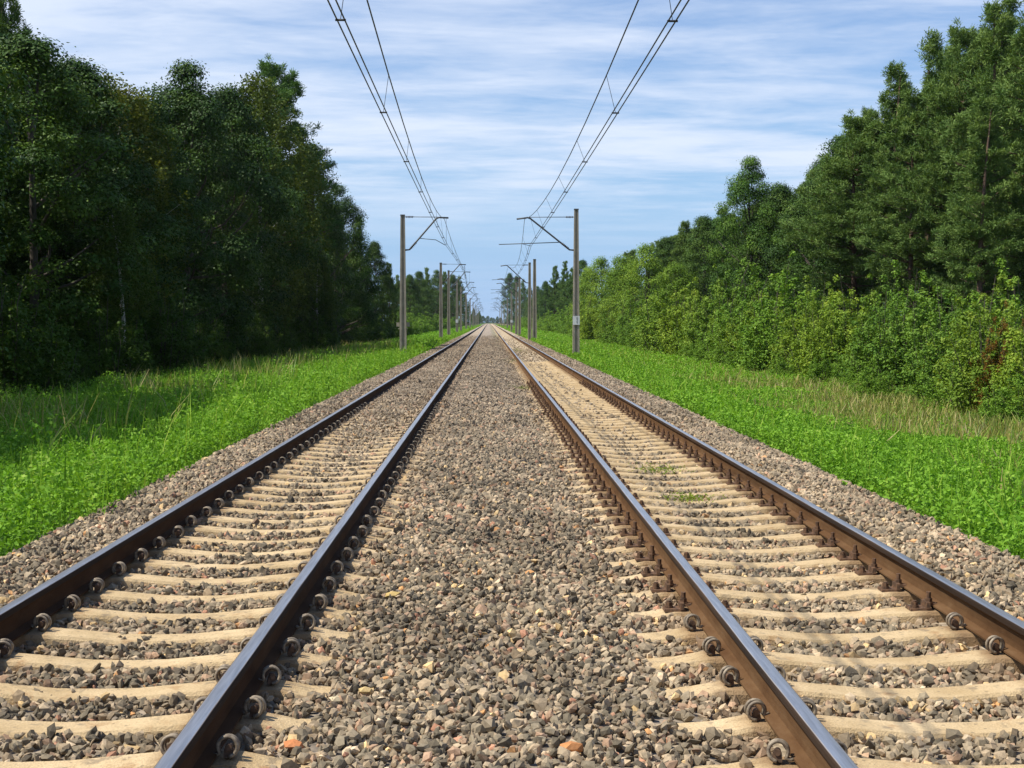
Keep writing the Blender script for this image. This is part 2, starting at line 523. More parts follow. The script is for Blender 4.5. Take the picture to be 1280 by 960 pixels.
ICO = ico()
OCT = (np.array([(1, .2, 0), (-1, 0, .1), (0, 1, .1), (.1, -1, 0), (.5, .4, .75), (-.5, -.4, .8), (0, 0, -.8)], float),
       np.array([(0, 2, 4), (2, 1, 5), (2, 5, 4), (1, 3, 5), (3, 0, 4), (3, 4, 5), (0, 6, 2), (2, 6, 1), (1, 6, 3), (3, 6, 0)]))
VV, FF, CC, base = [], [], [], 0
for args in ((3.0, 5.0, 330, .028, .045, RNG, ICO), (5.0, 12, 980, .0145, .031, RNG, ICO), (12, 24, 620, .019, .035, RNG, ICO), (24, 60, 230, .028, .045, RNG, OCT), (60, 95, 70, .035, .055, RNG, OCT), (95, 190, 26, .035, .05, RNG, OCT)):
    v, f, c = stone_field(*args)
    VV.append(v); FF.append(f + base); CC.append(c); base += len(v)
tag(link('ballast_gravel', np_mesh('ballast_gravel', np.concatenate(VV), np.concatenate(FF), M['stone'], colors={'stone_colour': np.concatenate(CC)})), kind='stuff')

# a few stones that stand out by their colour
def loose_stone(px, py, size, colr, label, seed):
    d = ray(px, py)
    t = (-.19 - CAMH) / d[2]
    rng = np.random.default_rng(seed)
    v, f = ICO
    Vs = v * (1 + rng.uniform(-.25, .2, (len(v), 1))) * np.array([size, size * .75, size * .5])
    me = np_mesh('loose_stone', Vs, f, M['stone'], colors={'stone_colour': np.tile(colr, (len(f), 1))})
    o = link('loose_stone', me); o.location = (d[0] * t, t, bed_z(np.array([d[0] * t]), np.array([t]))[0] + .028 + size * .25)
    tag(o, label, 'stone', 'odd coloured stones on the ballast')
loose_stone(367, 931, .05, (.52, .2, .075), 'bright orange stone on the gravel beside the rail with spring clips', 3)
loose_stone(714, 942, .055, (.5, .22, .08), 'flat orange stone at the bottom edge of the middle gravel strip', 4)
loose_stone(490, 746, .052, (.5, .36, .13), 'large yellow stone on the middle gravel strip', 5)
loose_stone(421, 876, .04, (.62, .52, .33), 'cream coloured stone among grey gravel near the spring clips', 6)
loose_stone(456, 866, .04, (.55, .4, .18), 'rounded tan stone beside the cream coloured one on the gravel', 8)

# ------------------------------------------------------------------ rails
RY0, RY1 = 1.0, 1250.
def rail(x, label, tint, seed):
    r = empty('rail', (x, 0, 0))
    tag(r, label, 'rail', 'running rails of the two tracks')
    foot = [(-.0625, -.172), (.0625, -.172), (.0625, -.162), (.012, -.146), (-.012, -.146), (-.0625, -.162)]
    web = [(-.012, -.146), (.012, -.146), (.0078, -.115), (.0078, -.065), (.014, -.047), (-.014, -.047), (-.0078, -.065), (-.0078, -.115)]
    head = [(-.014, -.047), (.014, -.047), (.035, -.038), (.036, -.013), (.033, -.005), (.026, -.0015), (.012, 0), (-.012, 0), (-.026, -.0015), (-.033, -.005), (-.036, -.013), (-.035, -.038)]
    ysl = [RY0, 10, 30, 80, 200, 500, RY1]
    for nm, prof, mt in (('rail_foot', foot, M['rust']), ('rail_web', web, M['rust']), ('rail_head', head, M['head'])):
        b = MB(); b.prism(prof, RY0, RY1, ysl)
        o = link(nm, b.mesh(nm, mt), r); o.color = (*tint, 1)
rail(RAILS[0], 'dark rail between the spring-clipped sleepers and the gravel shoulder below the shaded wood', (.2, .165, .15), 1)  # shade on the rail's far side is painted in by the very dark tint
rail(RAILS[1], 'dark rail with a row of ring clips against the middle gravel strip', (.2, .165, .15), 2)  # same painted shade as the outer rail
rail(RAILS[2], 'brown rail with bolts along the edge of the middle gravel strip', (.42, .4, .4), 3)
rail(RAILS[3], 'brown rail beside the gravel shoulder on the side of the bushes', (.42, .4, .4), 4)

# ------------------------------------------------------------------ sleepers and rail fastenings
def sleeper_mesh(seed):
    rng = random.Random(seed)
    b = MB()
    X = [-1.29, -1.27, -1.05, -.9, -.6, -.42, -.2, 0, .2, .42, .6, .9, 1.05, 1.27, 1.29]
    Zt = [-.24, -.228, -.215, -.186, -.186, -.2, -.221, -.226, -.221, -.2, -.186, -.186, -.215, -.228, -.24]
    prof = []
    for x, zt in zip(X, Zt):
        wt = (.098 if abs(x) > .5 else .088) + rng.uniform(-.004, .004)
        prof.append([(-wt - .045, -.42), (wt + .045, -.42), (wt + .014, zt - .018), (wt + .001, zt), (-wt - .001, zt), (-wt - .014, zt - .018)])
    n = 6; vs = []; fs = []
    for x, p in zip(X, prof):
        vs += [(x, q[0], q[1]) for q in p]
    for i in range(len(X) - 1):
        for k in range(n):
            fs.append((i * n + k, (i + 1) * n + k, (i + 1) * n + (k + 1) % n, i * n + (k + 1) % n))
    fs += [tuple(range(n)), tuple(range((len(X) - 1) * n, len(X) * n))[::-1]]
    b.add(vs, fs)
    return b.mesh('sleeper', M['sleeper'])
SLM = [sleeper_mesh(i) for i in range(5)]

def ring_clip_mesh():
    b = MB()
    for s in (-1, 1):
        pts = []
        for k in range(17):
            a = R(215 - 300 * k / 16)
            pts.append((.046 * math.cos(a), s * (.012 + .016 * k / 16), .046 * math.sin(a)))
        # toe reaching the rail foot (towards -x)
        pts = [(-.072, s * .008, -.03), (-.055, s * .009, -.034)] + pts
        b.tube(pts, .0095, 8)
    return b.mesh('rail_clip', M['clip'], True)
def clip_anchor_mesh():
    b = MB()
    b.box((0.004, 0, -.028), (.05, .05, .04), .8); b.tube([(0.004, -.03, -.004), (0.004, .03, -.004)], .017, 10)
    return b.mesh('clip_anchor', M['anchor'], False)
def base_plate_mesh():
    b = MB()
    b.box((.012, 0, -.004), (.135, .12, .016), .94); b.box((-.03, 0, .02), (.024, .13, .04), .9)
    b.box((-.062, 0, .022), (.065, .06, .016), .85)
    return b.mesh('base_plate', M['bolt'])
def bolt_mesh(name, h, r):
    b = MB()
    b.tube([(0, 0, 0), (0, 0, .012)], r * 1.9, 10); b.tube([(0, 0, .012), (0, 0, .034)], r * 1.55, 6); b.tube([(0, 0, .034), (0, 0, h)], r, 8)
    return b.mesh(name, M['bolt'])
CLIP, ANCH, PLATE = ring_clip_mesh(), clip_anchor_mesh(), base_plate_mesh()
TBOLT, SCREW = bolt_mesh('clamp_bolt', .072, .015), bolt_mesh('coach_screw', .042, .014)

def fastenings(sl, c, kind):
    for rs in (-1, 1):
        for side in (-1, 1):
            x = rs * HG + side * .118
            if kind == 'ring':
                o = link('rail_clip', CLIP, sl); o.location = (x - side * .006, random.uniform(-.012, .012), -.136)
                o.rotation_euler = (R(random.uniform(-9, 9)), R(random.uniform(-7, 7)), (math.pi if side < 0 else 0) + R(random.uniform(-14, 14))); o.scale = (.86,) * 3
                k = link('clip_anchor', ANCH, o)
            else:
                o = link('base_plate', PLATE, sl); o.location = (x + side * .01, 0, -.176)
                if side < 0: o.rotation_euler = (0, 0, math.pi)
                k = link('clamp_bolt', TBOLT, o); k.location = (-.045, random.uniform(-.012, .012), .025)
                k2 = link('coach_screw', SCREW, o); k2.location = (.045, random.uniform(-.02, .02), .004)

ORD = ['first', 'second', 'third', 'fourth', 'fifth', 'sixth', 'seventh', 'eighth', 'ninth', 'tenth', 'eleventh', 'twelfth', 'thirteenth', 'fourteenth', 'fifteenth', 'sixteenth']
def vis_rank(rows):          # first row inside the frame
    return [y for y in rows if y > 5.9]
for side, c, rows, gname in (('ring', TL, SLEEP_L, 'concrete sleepers under the spring-clipped track'), ('bolt', TR, SLEEP_R, 'concrete sleepers under the bolted track')):
    vis = vis_rank(rows)
    for i, y in enumerate(rows):
        o = link('sleeper', SLM[random.randrange(5)])
        o.location = (c + random.uniform(-.015, .015), y + random.uniform(-.012, .012), random.uniform(-.006, .004) - (.0 if side == 'bolt' else .0))
        o.rotation_euler = (0, 0, R(random.uniform(-.5, .5)))
        k = vis.index(y) if y in vis else -1
        tk = 'spring-clipped' if side == 'ring' else 'bolted'
        if k < 0:
            lab = f'concrete sleeper of the {tk} track just below the bottom of the photo'
        elif k < 12:
            lab = f'concrete sleeper of the {tk} track, {ORD[k]} counted from the bottom edge'
        elif k < 36:
            lab = f'pale sleeper of the {tk} track, more than twelve rows up from the bottom edge'
        else:
            lab = f'gravel dusted sleeper far along the {tk} track, a thin line'
        tag(o, lab, 'sleeper', gname)
        if y < (30 if side == 'ring' else 42):
            fk = side
            if side == 'bolt' and y < 8.6: fk = 'ring'
            fastenings(o, c, fk)

# ------------------------------------------------------------------ overhead line masts
def mast(x, y, top, arm=True, side=-1, thick=1.0, plate=False, label='', reach=1.0, brackets=False, far=False, wire_x=None):
    r = empty('catenary_mast', (x, y, 0))
    tag(r, label, 'mast', 'masts carrying the overhead line')
    s = -side                                    # direction towards the track
    gz = float(ground_z(np.array([x]))[0]) - .15
    wb, wt = .185 * thick, .115 * thick
    prof = lambda h: [(-h, -h * .72), (-h * .42, -h * .72), (-h * .42, -h * .22), (h * .42, -h * .22), (h * .42, -h * .72), (h, -h * .72),
                      (h, h * .72), (h * .42, h * .72), (h * .42, h * .22), (-h * .42, h * .22), (-h * .42, h * .72), (-h, h * .72)]
    b = MB(); zs = [(gz, wb), (1.0, wb * .96), (3.2, wb * .85), (top, wt)]
    n = 12; vs = []; fs = []
    for z, h in zs: vs += [(p[0], p[1], z) for p in prof(h)]
    for i in range(len(zs) - 1):
        for k in range(n): fs.append((i * n + k, i * n + (k + 1) % n, (i + 1) * n + (k + 1) % n, (i + 1) * n + k))
    for o_ in (0, (len(zs) - 1) * n):
        fs += [(o_, o_ + 1, o_ + 10, o_ + 11), (o_ + 4, o_ + 5, o_ + 6, o_ + 7), (o_ + 2, o_ + 3, o_ + 8, o_ + 9)]
    b.add(vs, fs)
    link('post', b.mesh('post', M['post']), r)
    b = MB(); b.box((0, 0, gz + .12), (.62 * thick, .55 * thick, .34), .9)
    link('footing', b.mesh('footing', M['post']), r)
    b = MB(); b.box((0, 0, top + .025), (wt * 2.3, wt * 1.9, .05), .9)
    link('post_cap', b.mesh('post_cap', M['galv']), r)
    if arm:
        kx, kz, bz, tx = s * (1.87 if side < 0 else 2.52) * reach, 7.08, 5.36, s * (2.42 if side < 0 else 3.16) * reach
        b = MB(); b.tube([(s * wb * .7, 0, bz), (s * wb * .7 + s * .22, 0, bz + .02), (kx - s * .1, 0, kz - .06), (kx + s * .05, 0, kz), (tx, 0, kz - (0.02 if side < 0 else .08))], .045, 8)
        ar = link('cantilever_arm', b.mesh('cantilever_arm', M['galv'], True), r)
        b = MB(); b.tube([(s * .55, 0, kz + .03), (kx, 0, kz + .02)], .02, 6)
        link('tie_rod', b.mesh('tie_rod', M['galv'], True), r)
        b = MB()
        b.tube([(s * wt * .8, 0, kz + .03), (s * .6, 0, kz + .03)], .022, 8)
        for q in range(5): b.tube([(s * (.2 + .075 * q), 0, kz + .03), (s * (.235 + .075 * q), 0, kz + .03)], [.065, .05], 10)
        link('insulator', b.mesh('insulator', M['insul'], True), r)
        b = MB()
        d = Vector((kx - s * (wb * .7 + .22), 0, kz - bz)).normalized(); p0 = Vector((s * (wb * .7 + .3), 0, bz + .1))
        for q in range(5): b.tube([p0 + d * (.09 * q), p0 + d * (.09 * q + .045)], [.075, .058], 10)
        link('insulator', b.mesh('insulator', M['insul'], True), r)
        b = MB()
        if side < 0:
            b.tube([(s * .9, 0, 5.98), (s * 1.75, 0, 5.9), (s * 2.25, 0, 5.62)], .02, 6)
        else:
            b.tube([(s * .78, 0, 5.78), (s * 4.1 * reach, 0, 5.66)], .025, 6)
            b.tube([(s * 2.9, 0, 5.7), (s * 2.4, 0, 5.58)], .015, 6)
        b.tube([(s * 2.3, 0, 5.62), (s * 2.3, 0, kz)], .008, 5) if side < 0 else None
        link('registration_arm', b.mesh('registration_arm', M['galv'], True), r)
    if plate:
        b = MB(); b.box((0, -wb * .72 - .02, 1.64), (.37, .016, .47))
        pl = link('number_plate', b.mesh('number_plate', M['plate']), r)
        b = MB()
        for px_, pz_, w_, h_ in ((.04, .1, .03, .16), (.04, -.12, .03, .12)):
            b.box((px_, -wb * .72 - .031, 1.64 + pz_ * .8), (w_, .006, h_))
        link('plate_digits', b.mesh('plate_digits', M['ink']), pl)
    if brackets:
        b = MB()
        for sx_ in (-1, 1):
            b.box((sx_ * .27, -.03, 1.42), (.16, .03, .22)); b.box((sx_ * .21, -.03, 1.2), (.1, .02, .05))
        link('climbing_guard', b.mesh('climbing_guard', M['post']), r)
    return r

KM = at_y
mast(-4.55, 77, 7.18, side=-1, brackets=True, label='nearest concrete mast on the grass verge below the shaded wood')
mast(-4.62, 140, 7.2, side=-1, label='second concrete mast on the shaded verge, with its arm against the sky')
mast(-4.45, 161, 7.2, side=-1, label='third concrete mast on the shaded verge, close behind the second')
mast(-4.45, 203, 7.2, side=-1, plate=True, label='fourth concrete mast on the shaded verge, with a small white plate low down')
mast(-4.5, 234, 7.2, side=-1, label='fifth concrete mast on the shaded verge, just beyond the white plate')
mast(4.64, 77, 7.5, side=1, plate=True, label='nearest concrete mast by the bushes, with a white number plate')
mast(4.64, 147, 7.85, arm=False, side=1, thick=1.25, label='thick mast without an arm, dark at its top, in front of the pines')
mast(4.0, 142, 7.3, side=1, reach=.9, label='slim pale mast standing beside the thick armless one')
mast(3.95, 186, 7.2, side=1, reach=.9, label='pale distant mast, first of the pair before the dark far tree')
mast(3.95, 208, 7.2, side=1, reach=.9, label='pale distant mast, second of the pair before the dark far tree')
mast(4.1, 262, 7.2, side=1, reach=.9, plate=True, label='distant mast with a small white plate under the dark far tree')
for y in (288, 350, 415, 480, 545, 620):
    mast(-4.5, y, 7.2, side=-1, label='tiny distant mast near the vanishing point, on the verge of the shaded wood')
for y in (335, 410, 480, 560):
    mast(4.3, y, 7.2, side=1, reach=.95, label='tiny distant mast near the vanishing point, on the verge of the bushes')

# overhead wires: one catenary over each track
def catenary(spans, cx_near, cx_far, mx_near, mx_far, label):
    r = empty('overhead_line', (0, 0, 0))
    tag(r, label, 'overhead wire', 'overhead lines above the two tracks')
    def xs_(near, far, y, i):
        k = min(max(y / 77., 0), 1); base_ = near * (1 - k) + far * k
        if y > 77: base_ = far + .25 * math.sin((y - 77) / 66 * math.pi)
        return base_
    CZ = 5.58
    rad = lambda y: .0115
    for off in (-.05, .05):
        b = MB(); pts = []
        for a, c in zip(spans[:-1], spans[1:]):
            for q in range(6):
                y = a + (c - a) * q / 6
                pts.append((xs_(cx_near, cx_far, y, 0) + off, y, CZ - .08 * 4 * (q / 6) * (1 - q / 6)))
        b.tube(pts, [rad(p[1]) for p in pts], 6)
        link('contact_wire', b.mesh('contact_wire', M['wire'], True), r)
    b = MB(); pts = []; drops = []
    for a, c in zip(spans[:-1], spans[1:]):
        for q in range(12):
            tt = q / 12; y = a + (c - a) * tt
            pts.append((xs_(mx_near, mx_far, y, 0), y, 7.0 - 1.05 * 4 * tt * (1 - tt)))
        if a < 210:
            for q in range(1, 8):
                tt = q / 8; y = a + (c - a) * tt
                if y > 4: drops.append(((xs_(mx_near, mx_far, y, 0), y, 7.0 - 1.05 * 4 * tt * (1 - tt)), (xs_(cx_near, cx_far, y, 0), y, CZ - .08 * 4 * tt * (1 - tt))))
    b.tube(pts, .0125, 6)
    link('messenger_wire', b.mesh('messenger_wire', M['wire'], True), r)
    for p, q in drops:
        b = MB(); b.tube([p, q], .005, 5)
        b.tube([(q[0] - .07, q[1], q[2] - .01), (q[0] + .07, q[1], q[2] - .01)], .016, 6)
        link('dropper', b.mesh('dropper', M['wire']), r)
SPL = [-55, 11, 77, 140, 206, 272, 338, 404, 470, 536, 602]
SPR = [-55, 11, 77, 142, 208, 272, 335, 410, 480, 560]
catenary(SPL, -1.86, -2.2, -1.62, -2.35, 'overhead line above the spring-clipped track, on the side of the shaded wood')
catenary(SPR, 2.5, 2.2, 2.4, 1.9, 'overhead line above the bolted track, on the side of the bushes')

# ------------------------------------------------------------------ trees
def leaf_quads(C, size, rng, aspect=.62, flat=.5, out=None):
    """diamond leaf quads at centres C with random orientation (flat: how much they lie horizontally)."""
    n = len(C)
    nrm = rng.normal(size=(n, 3)); nrm[:, 2] = np.abs(nrm[:, 2]) + flat
    if out is not None: nrm = nrm * .55 + out * 1.0
    nrm /= np.linalg.norm(nrm, axis=1)[:, None]
    t = rng.normal(size=(n, 3)); t -= nrm * (t * nrm).sum(1)[:, None]; t /= np.linalg.norm(t, axis=1)[:, None]
    s = np.cross(nrm, t)
    size = np.broadcast_to(size, (n,))[:, None]
    a = C + t * size * .5; b = C + s * size * aspect * .5 + t * size * .08; c = C - t * size * .5; d = C - s * size * aspect * .5 + t * size * .08
    V = np.stack([a, b, c, d], 1).reshape(-1, 3)
    return V, np.arange(n * 4).reshape(n, 4)


def crown_mesh(name, C, size, rnd, mat, rng, aspect=.62, flat=.5, out=None):
    V, Fq = leaf_quads(C, size, rng, aspect, flat, out)
    return np_mesh(name, V, Fq, mat, attrs={'rnd': np.clip(rnd, 0, 1)})


def limb(b, p0, p1, r0, r1, rng, bend=.12, n=5, sides=6):
    p0, p1 = np.array(p0, float), np.array(p1, float); L = np.linalg.norm(p1 - p0)
    off = rng.normal(size=3) * L * bend
    pts = [tuple(p0 + (p1 - p0) * t + off * math.sin(math.pi * t)) for t in np.linspace(0, 1, n)]
    b.tube(pts, list(np.linspace(r0, r1, n)), sides, cap=False)
    return pts


def broadleaf(seed, H=15., Rr=4.0, low=.06, nclump=190, per=185, leaf=.152, mat='leaf_broad', barkm='bark', peak=.42, flatc=.6):
    rng = np.random.default_rng(seed)
    b = MB(); limb(b, (0, 0, -.3), (rng.normal() * .3, rng.normal() * .3, H * .9), H * .016, H * .003, rng, .02, 8, 10)
    ph = rng.uniform(0, 6.28, 6)
    def prof(t, az):
        t = np.asarray(t)
        base_ = np.where(t < peak, .62 + .38 * np.sin(t / peak * math.pi / 2), np.cos(np.clip((t - peak) / (1 - peak), 0, 1) * math.pi / 2) ** .75)
        return base_ * (1 + .17 * np.sin(2 * az + ph[0] + 4 * t) + .15 * np.sin(3 * az + ph[1] - 7 * t) + .1 * np.sin(5 * az + ph[2] + 13 * t))
    t = rng.uniform(0, 1, nclump) ** .9; az = rng.uniform(0, 2 * math.pi, nclump)
    rr = prof(t, az) * Rr * np.sqrt(rng.uniform(.3, 1, nclump))
    cz = H * (low + (1 - low) * t) - .3
    CL = np.stack([rr * np.cos(az), rr * np.sin(az), cz], -1)
    for i in rng.choice(nclump, 26, replace=False):
        limb(b, (0, 0, max(.8, CL[i, 2] * .8 - .6)), CL[i], H * .006, H * .0015, rng, .08)
    sig = rng.uniform(.4, .85, nclump) * (H / 15) ** .5
    per_i = np.maximum(30, (per * (sig / .45) ** 2 * rng.uniform(.5, 1.3, nclump)).astype(int))
    idx = np.repeat(np.arange(nclump), per_i); n = len(idx)
    od = rng.normal(size=(n, 3)); od[:, 2] = od[:, 2] * .8 + .45; od /= np.linalg.norm(od, axis=1)[:, None]
    C = CL[idx] + od * (sig[idx] * (1.02 + .27 * rng.normal(size=n)))[:, None] * np.array([1.15, 1.15, flatc * 1.15])
    tint = rng.uniform(0, 1, nclump)
    rnd = .6 * tint[idx] + .45 * rng.random(n) - .05
    size = leaf * rng.uniform(.65, 1.25, n)
    return b.mesh('trunk', M[barkm], True, fix=False), crown_mesh('crown', C, size, rnd, M[mat], rng, out=od)


def birch(seed, H=14., Rr=2.9, low=.12, ns=330):
    rng = np.random.default_rng(seed)
    b = MB(); limb(b, (0, 0, -.3), (rng.normal() * .4, rng.normal() * .4, H * .97), .15, .02, rng, .02, 8, 9)
    C, rn = [], []
    for i in range(ns):
        t = rng.uniform(low, 1); az = rng.uniform(0, 6.28)
        r = Rr * (math.sin(min(1, t / .55) * math.pi / 2) if t < .55 else math.cos((t - .55) / .45 * math.pi / 2) ** .6 + .05) * math.sqrt(rng.uniform(.15, 1))
        top = np.array([r * math.cos(az), r * math.sin(az), H * t])
        if i % 16 == 0: limb(b, (0, 0, max(1, H * t - r * 1.2)), top - np.array([0, 0, .3]), .022, .006, rng, .06)
        L = rng.uniform(.7, 2.1) * (1 if t > .25 else .5); n = int(60 * L) + 30
        u = rng.random(n)
        p = top + np.stack([rng.normal(size=n) * (.22 - .1 * u) + u * .25 * math.cos(az), rng.normal(size=n) * (.22 - .1 * u) + u * .25 * math.sin(az), .25 - u * L + rng.normal(size=n) * .08], -1)
        C.append(p); rn.append(.5 * rng.random() + .5 * rng.random(n))
    C = np.concatenate(C); rn = np.concatenate(rn)
    return b.mesh('trunk', M['birch_bark'], True, fix=False), crown_mesh('crown', C, .125 * rng.uniform(.7, 1.3, len(C)), rn, M['leaf_birch'], rng, .7, .2)


def pine(seed, H=16., Rr=2.9, low=.2, dens=1.0, conic=.0):
    rng = np.random.default_rng(seed)
    b = MB(); tp = (rng.normal() * .3, rng.normal() * .3, H * .98)
    limb(b, (0, 0, -.3), tp, .19, .03, rng, .012, 9, 10)
    P, D, rn = [], [], []
    z = H * low
    while z < H * .985:
        t = (z / H - low) / (1 - low)
        for k in range(int(rng.integers(4, 7))):
            if rng.random() < .14: continue
            az = rng.uniform(0, 6.28)
            shape = (1 - t) ** (.85 + conic) if t > .3 else (.62 + .38 * t / .3) * .75
            shape = max(shape, .12)
            L = Rr * shape * rng.uniform(.65, 1.25) + .25
            up = rng.uniform(-.05, .3) + .75 * t ** 2
            d = np.array([math.cos(az), math.sin(az), up]); d /= np.linalg.norm(d)
            st = np.array([0, 0, z]); en = st + d * L + np.array([0, 0, .12 * L])
            if L > .8: limb(b, st, en, .045 * (1 - t) + .012, .008, rng, .04, 4, 5)
            npf = max(3, int(L * 6.2 * dens))
            side = np.cross(d, [0, 0, 1]); side /= np.linalg.norm(side)
            for q in range(npf):
                u = 1 - .75 * rng.random() ** 1.2
                sp = (1 - abs(u - .6)) * L * .3
                c = st + (en - st) * u + side * rng.normal() * sp * .6 + np.array([0, 0, rng.normal() * .1 + .05])
                P.append(c); D.append(d * .5 + np.array([0, 0, .65]) + side * rng.normal() * .3); rn.append(rng.random() * .6 + .25 * t)
        z += rng.uniform(.38, .62) * (1 - .35 * t)
    for q in range(8):
        P.append(np.array(tp) + rng.normal(size=3) * [.18, .18, .3]); D.append(np.array([0, 0, 1.])); rn.append(.7)
    P, D, rn = np.array(P), np.array(D), np.array(rn)
    D /= np.linalg.norm(D, axis=1)[:, None]
    per = 46; n = len(P) * per
    dirs = rng.normal(size=(n, 3)) + np.repeat(D, per, 0) * 1.0; dirs /= np.linalg.norm(dirs, axis=1)[:, None]
    Ln = rng.uniform(.1, .24, n)[:, None]
    a = np.repeat(P, per, 0) + dirs * .03 + rng.normal(size=(n, 3)) * .075
    sd = np.cross(dirs, rng.normal(size=(n, 3))); sd /= np.linalg.norm(sd, axis=1)[:, None]
    w = .016
    V = np.stack([a - sd * w * .6, a + sd * w * .6, a + dirs * Ln + sd * w, a + dirs * Ln - sd * w], 1).reshape(-1, 3)
    rnd = np.clip(np.repeat(rn, per) + rng.uniform(-.2, .3, n), 0, 1)
    return b.mesh('trunk', M['pine_bark'], True, fix=False), np_mesh('crown', V, np.arange(n * 4).reshape(n, 4), M['needles'], attrs={'rnd': rnd})


def shrub(seed, H=4., Rr=2.0):
    rng = np.random.default_rng(seed)
    b = MB(); C, rn, OD = [], [], []
    for i in range(46):
        az = rng.uniform(0, 6.28); rr = Rr * math.sqrt(rng.random()); hh = H * (1 - .42 * (rr / Rr) ** 2) * (rng.uniform(.55, .9) if rng.random() < .78 else rng.uniform(.9, 1.18))
        base_ = np.array([rr * .55 * math.cos(az), rr * .55 * math.sin(az), -.15]); tip = np.array([rr * math.cos(az), rr * math.sin(az), hh])
        limb(b, base_, tip, .022, .006, rng, .05, 4, 5)
        for q in range(9):
            u = (q + rng.random()) / 9 * 1.02; n = int(rng.integers(44, 84))
            sp = .36 * (1 - .7 * max(0, (u - .5) / .5))
            cc = base_ + (tip - base_) * u + rng.normal(size=3) * sp * np.array([.8, .8, .3])
            od = rng.normal(size=(n, 3)); od[:, 2] = od[:, 2] * .8 + .45; od /= np.linalg.norm(od, axis=1)[:, None]
            C.append(cc + od * (sp * .75 * (1 + .4 * rng.normal(size=n)))[:, None] * np.array([1.1, 1.1, .75 + .7 * u * u])); OD.append(od)
            rn.append(np.clip(.5 * rng.random() + .5 * rng.random(n), 0, 1))
    C = np.concatenate(C); rn = np.concatenate(rn); OD = np.concatenate(OD); k = C[:, 2] > .02; C, rn, OD = C[k], rn[k], OD[k]
    return b.mesh('stem', M['bark'], True, fix=False), crown_mesh('foliage', C, (.105 * rng.uniform(.6, 1.3, len(C))), rn, M['leaf_shrub'], rng, .6, .5, OD)


KIND = {}
for i in range(3): KIND['broad%d' % i] = ('broadleaf_tree', 15., broadleaf(100 + i, 15., [4.0, 3.6, 4.3][i]))
for i in range(2): KIND['young%d' % i] = ('broadleaf_tree', 9., broadleaf(130 + i, 9., [2.3, 2.7][i], .03, 170, 120, .14, 'leaf_shrub', peak=.38, flatc=.7))
for i in range(2): KIND['birch%d' % i] = ('birch_tree', 14., birch(200 + i))
KIND['sapling'] = ('birch_tree', 9., birch(210, 9., 1.5, .5, 90))
for i in range(4): KIND['pine%d' % i] = ('pine_tree', 16., pine(300 + i, 16., [3.3, 2.8, 3.6, 2.5][i], [.16, .2, .24, .1][i], 1.0, [0, .1, -.15, .35][i]))
for i in range(3): KIND['shrub%d' % i] = ('shrub', 4., shrub(400 + i, 4., [1.9, 2.2, 1.7][i]))
CROWN = {'shrub': ('stem', 'foliage')}

def tree(kind, x, y, h, label, cat=None, group=None, w=1.0, tint=(1, 1, 1), rz=None, base=None):
    nm, H0, (tm, cm) = KIND[kind]
    z = float(ground_z(np.array([x]))[0]) if base is None else base
    o = empty(nm, (x, y, z - .05), random.uniform(0, 6.28) if rz is None else rz)
    s = h / H0; o.scale = (s * w, s * w, s)
    tag(o, label, cat or ('shrub' if nm == 'shrub' else 'tree'), group)
    tn, cn = CROWN.get(nm, ('trunk', 'crown'))
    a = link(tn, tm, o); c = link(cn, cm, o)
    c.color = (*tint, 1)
    return o

LEFT_SHADE_TINT = (.7, .74, .66)  # darkens the leaves: the wood's shade is put into the crown colour
def tree_px(kind, px, py, X, label, **kw):
    """stand a tree at lateral distance X so that its top falls on the pixel."""
    x, y, z = at_x(px, py, X)
    return tree(kind, x, y, z - float(ground_z(np.array([x]))[0]) + .05, label, **kw)

G1 = 'trees along the front of the shaded wood'
G2 = 'pines and trees behind the bushes'
# --- the shaded wood
tree_px('pine0', 6, -12, -21, 'tall dark pine rising over the paler tree at the top corner of the shaded wood', group=G1, w=.9, tint=LEFT_SHADE_TINT)
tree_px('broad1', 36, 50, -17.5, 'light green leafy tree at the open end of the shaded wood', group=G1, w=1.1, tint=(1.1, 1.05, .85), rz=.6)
tree_px('broad0', 92, 78, -17.5, 'dark leafy tree just behind the light green one in the shaded wood', group=G1, w=1.05, tint=LEFT_SHADE_TINT)
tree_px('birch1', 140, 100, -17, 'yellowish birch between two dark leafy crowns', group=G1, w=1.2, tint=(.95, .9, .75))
tree_px('broad1', 182, 128, -16, 'leafy tree lower than the pointed oak beside it', group=G1, w=.95, tint=LEFT_SHADE_TINT)
tree_px('broad2', 232, 80, -16, 'tallest leafy tree with a pointed top in the middle of the shaded wood', group=G1, w=.85, tint=LEFT_SHADE_TINT)
tree_px('broad0', 282, 112, -15.5, 'dark leafy tree between the pointed one and the drooping birch', group=G1, w=.85, rz=2., tint=LEFT_SHADE_TINT)
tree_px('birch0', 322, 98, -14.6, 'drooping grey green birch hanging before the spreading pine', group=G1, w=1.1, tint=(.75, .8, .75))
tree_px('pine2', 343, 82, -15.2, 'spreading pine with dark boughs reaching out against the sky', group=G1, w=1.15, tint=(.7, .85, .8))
tree_px('broad1', 388, 182, -13.4, 'leafy tree below the reaching pine boughs', group=G1, w=.8, rz=1., tint=LEFT_SHADE_TINT)
tree_px('broad2', 422, 232, -12.9, 'leafy tree on the falling edge of the wood, before the dark conifer', group=G1, w=.75, rz=3., tint=LEFT_SHADE_TINT)
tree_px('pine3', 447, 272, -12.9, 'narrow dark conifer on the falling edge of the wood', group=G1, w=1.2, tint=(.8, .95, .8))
tree_px('broad0', 468, 303, -12.9, 'low leafy tree beyond the narrow conifer, above the nearest mast', group=G1, w=.7, rz=4., tint=LEFT_SHADE_TINT)
tree_px('pine0', 486, 330, -12.9, 'small conifer at the end of the shaded wood behind the nearest mast', group=G1, w=.9, tint=LEFT_SHADE_TINT)
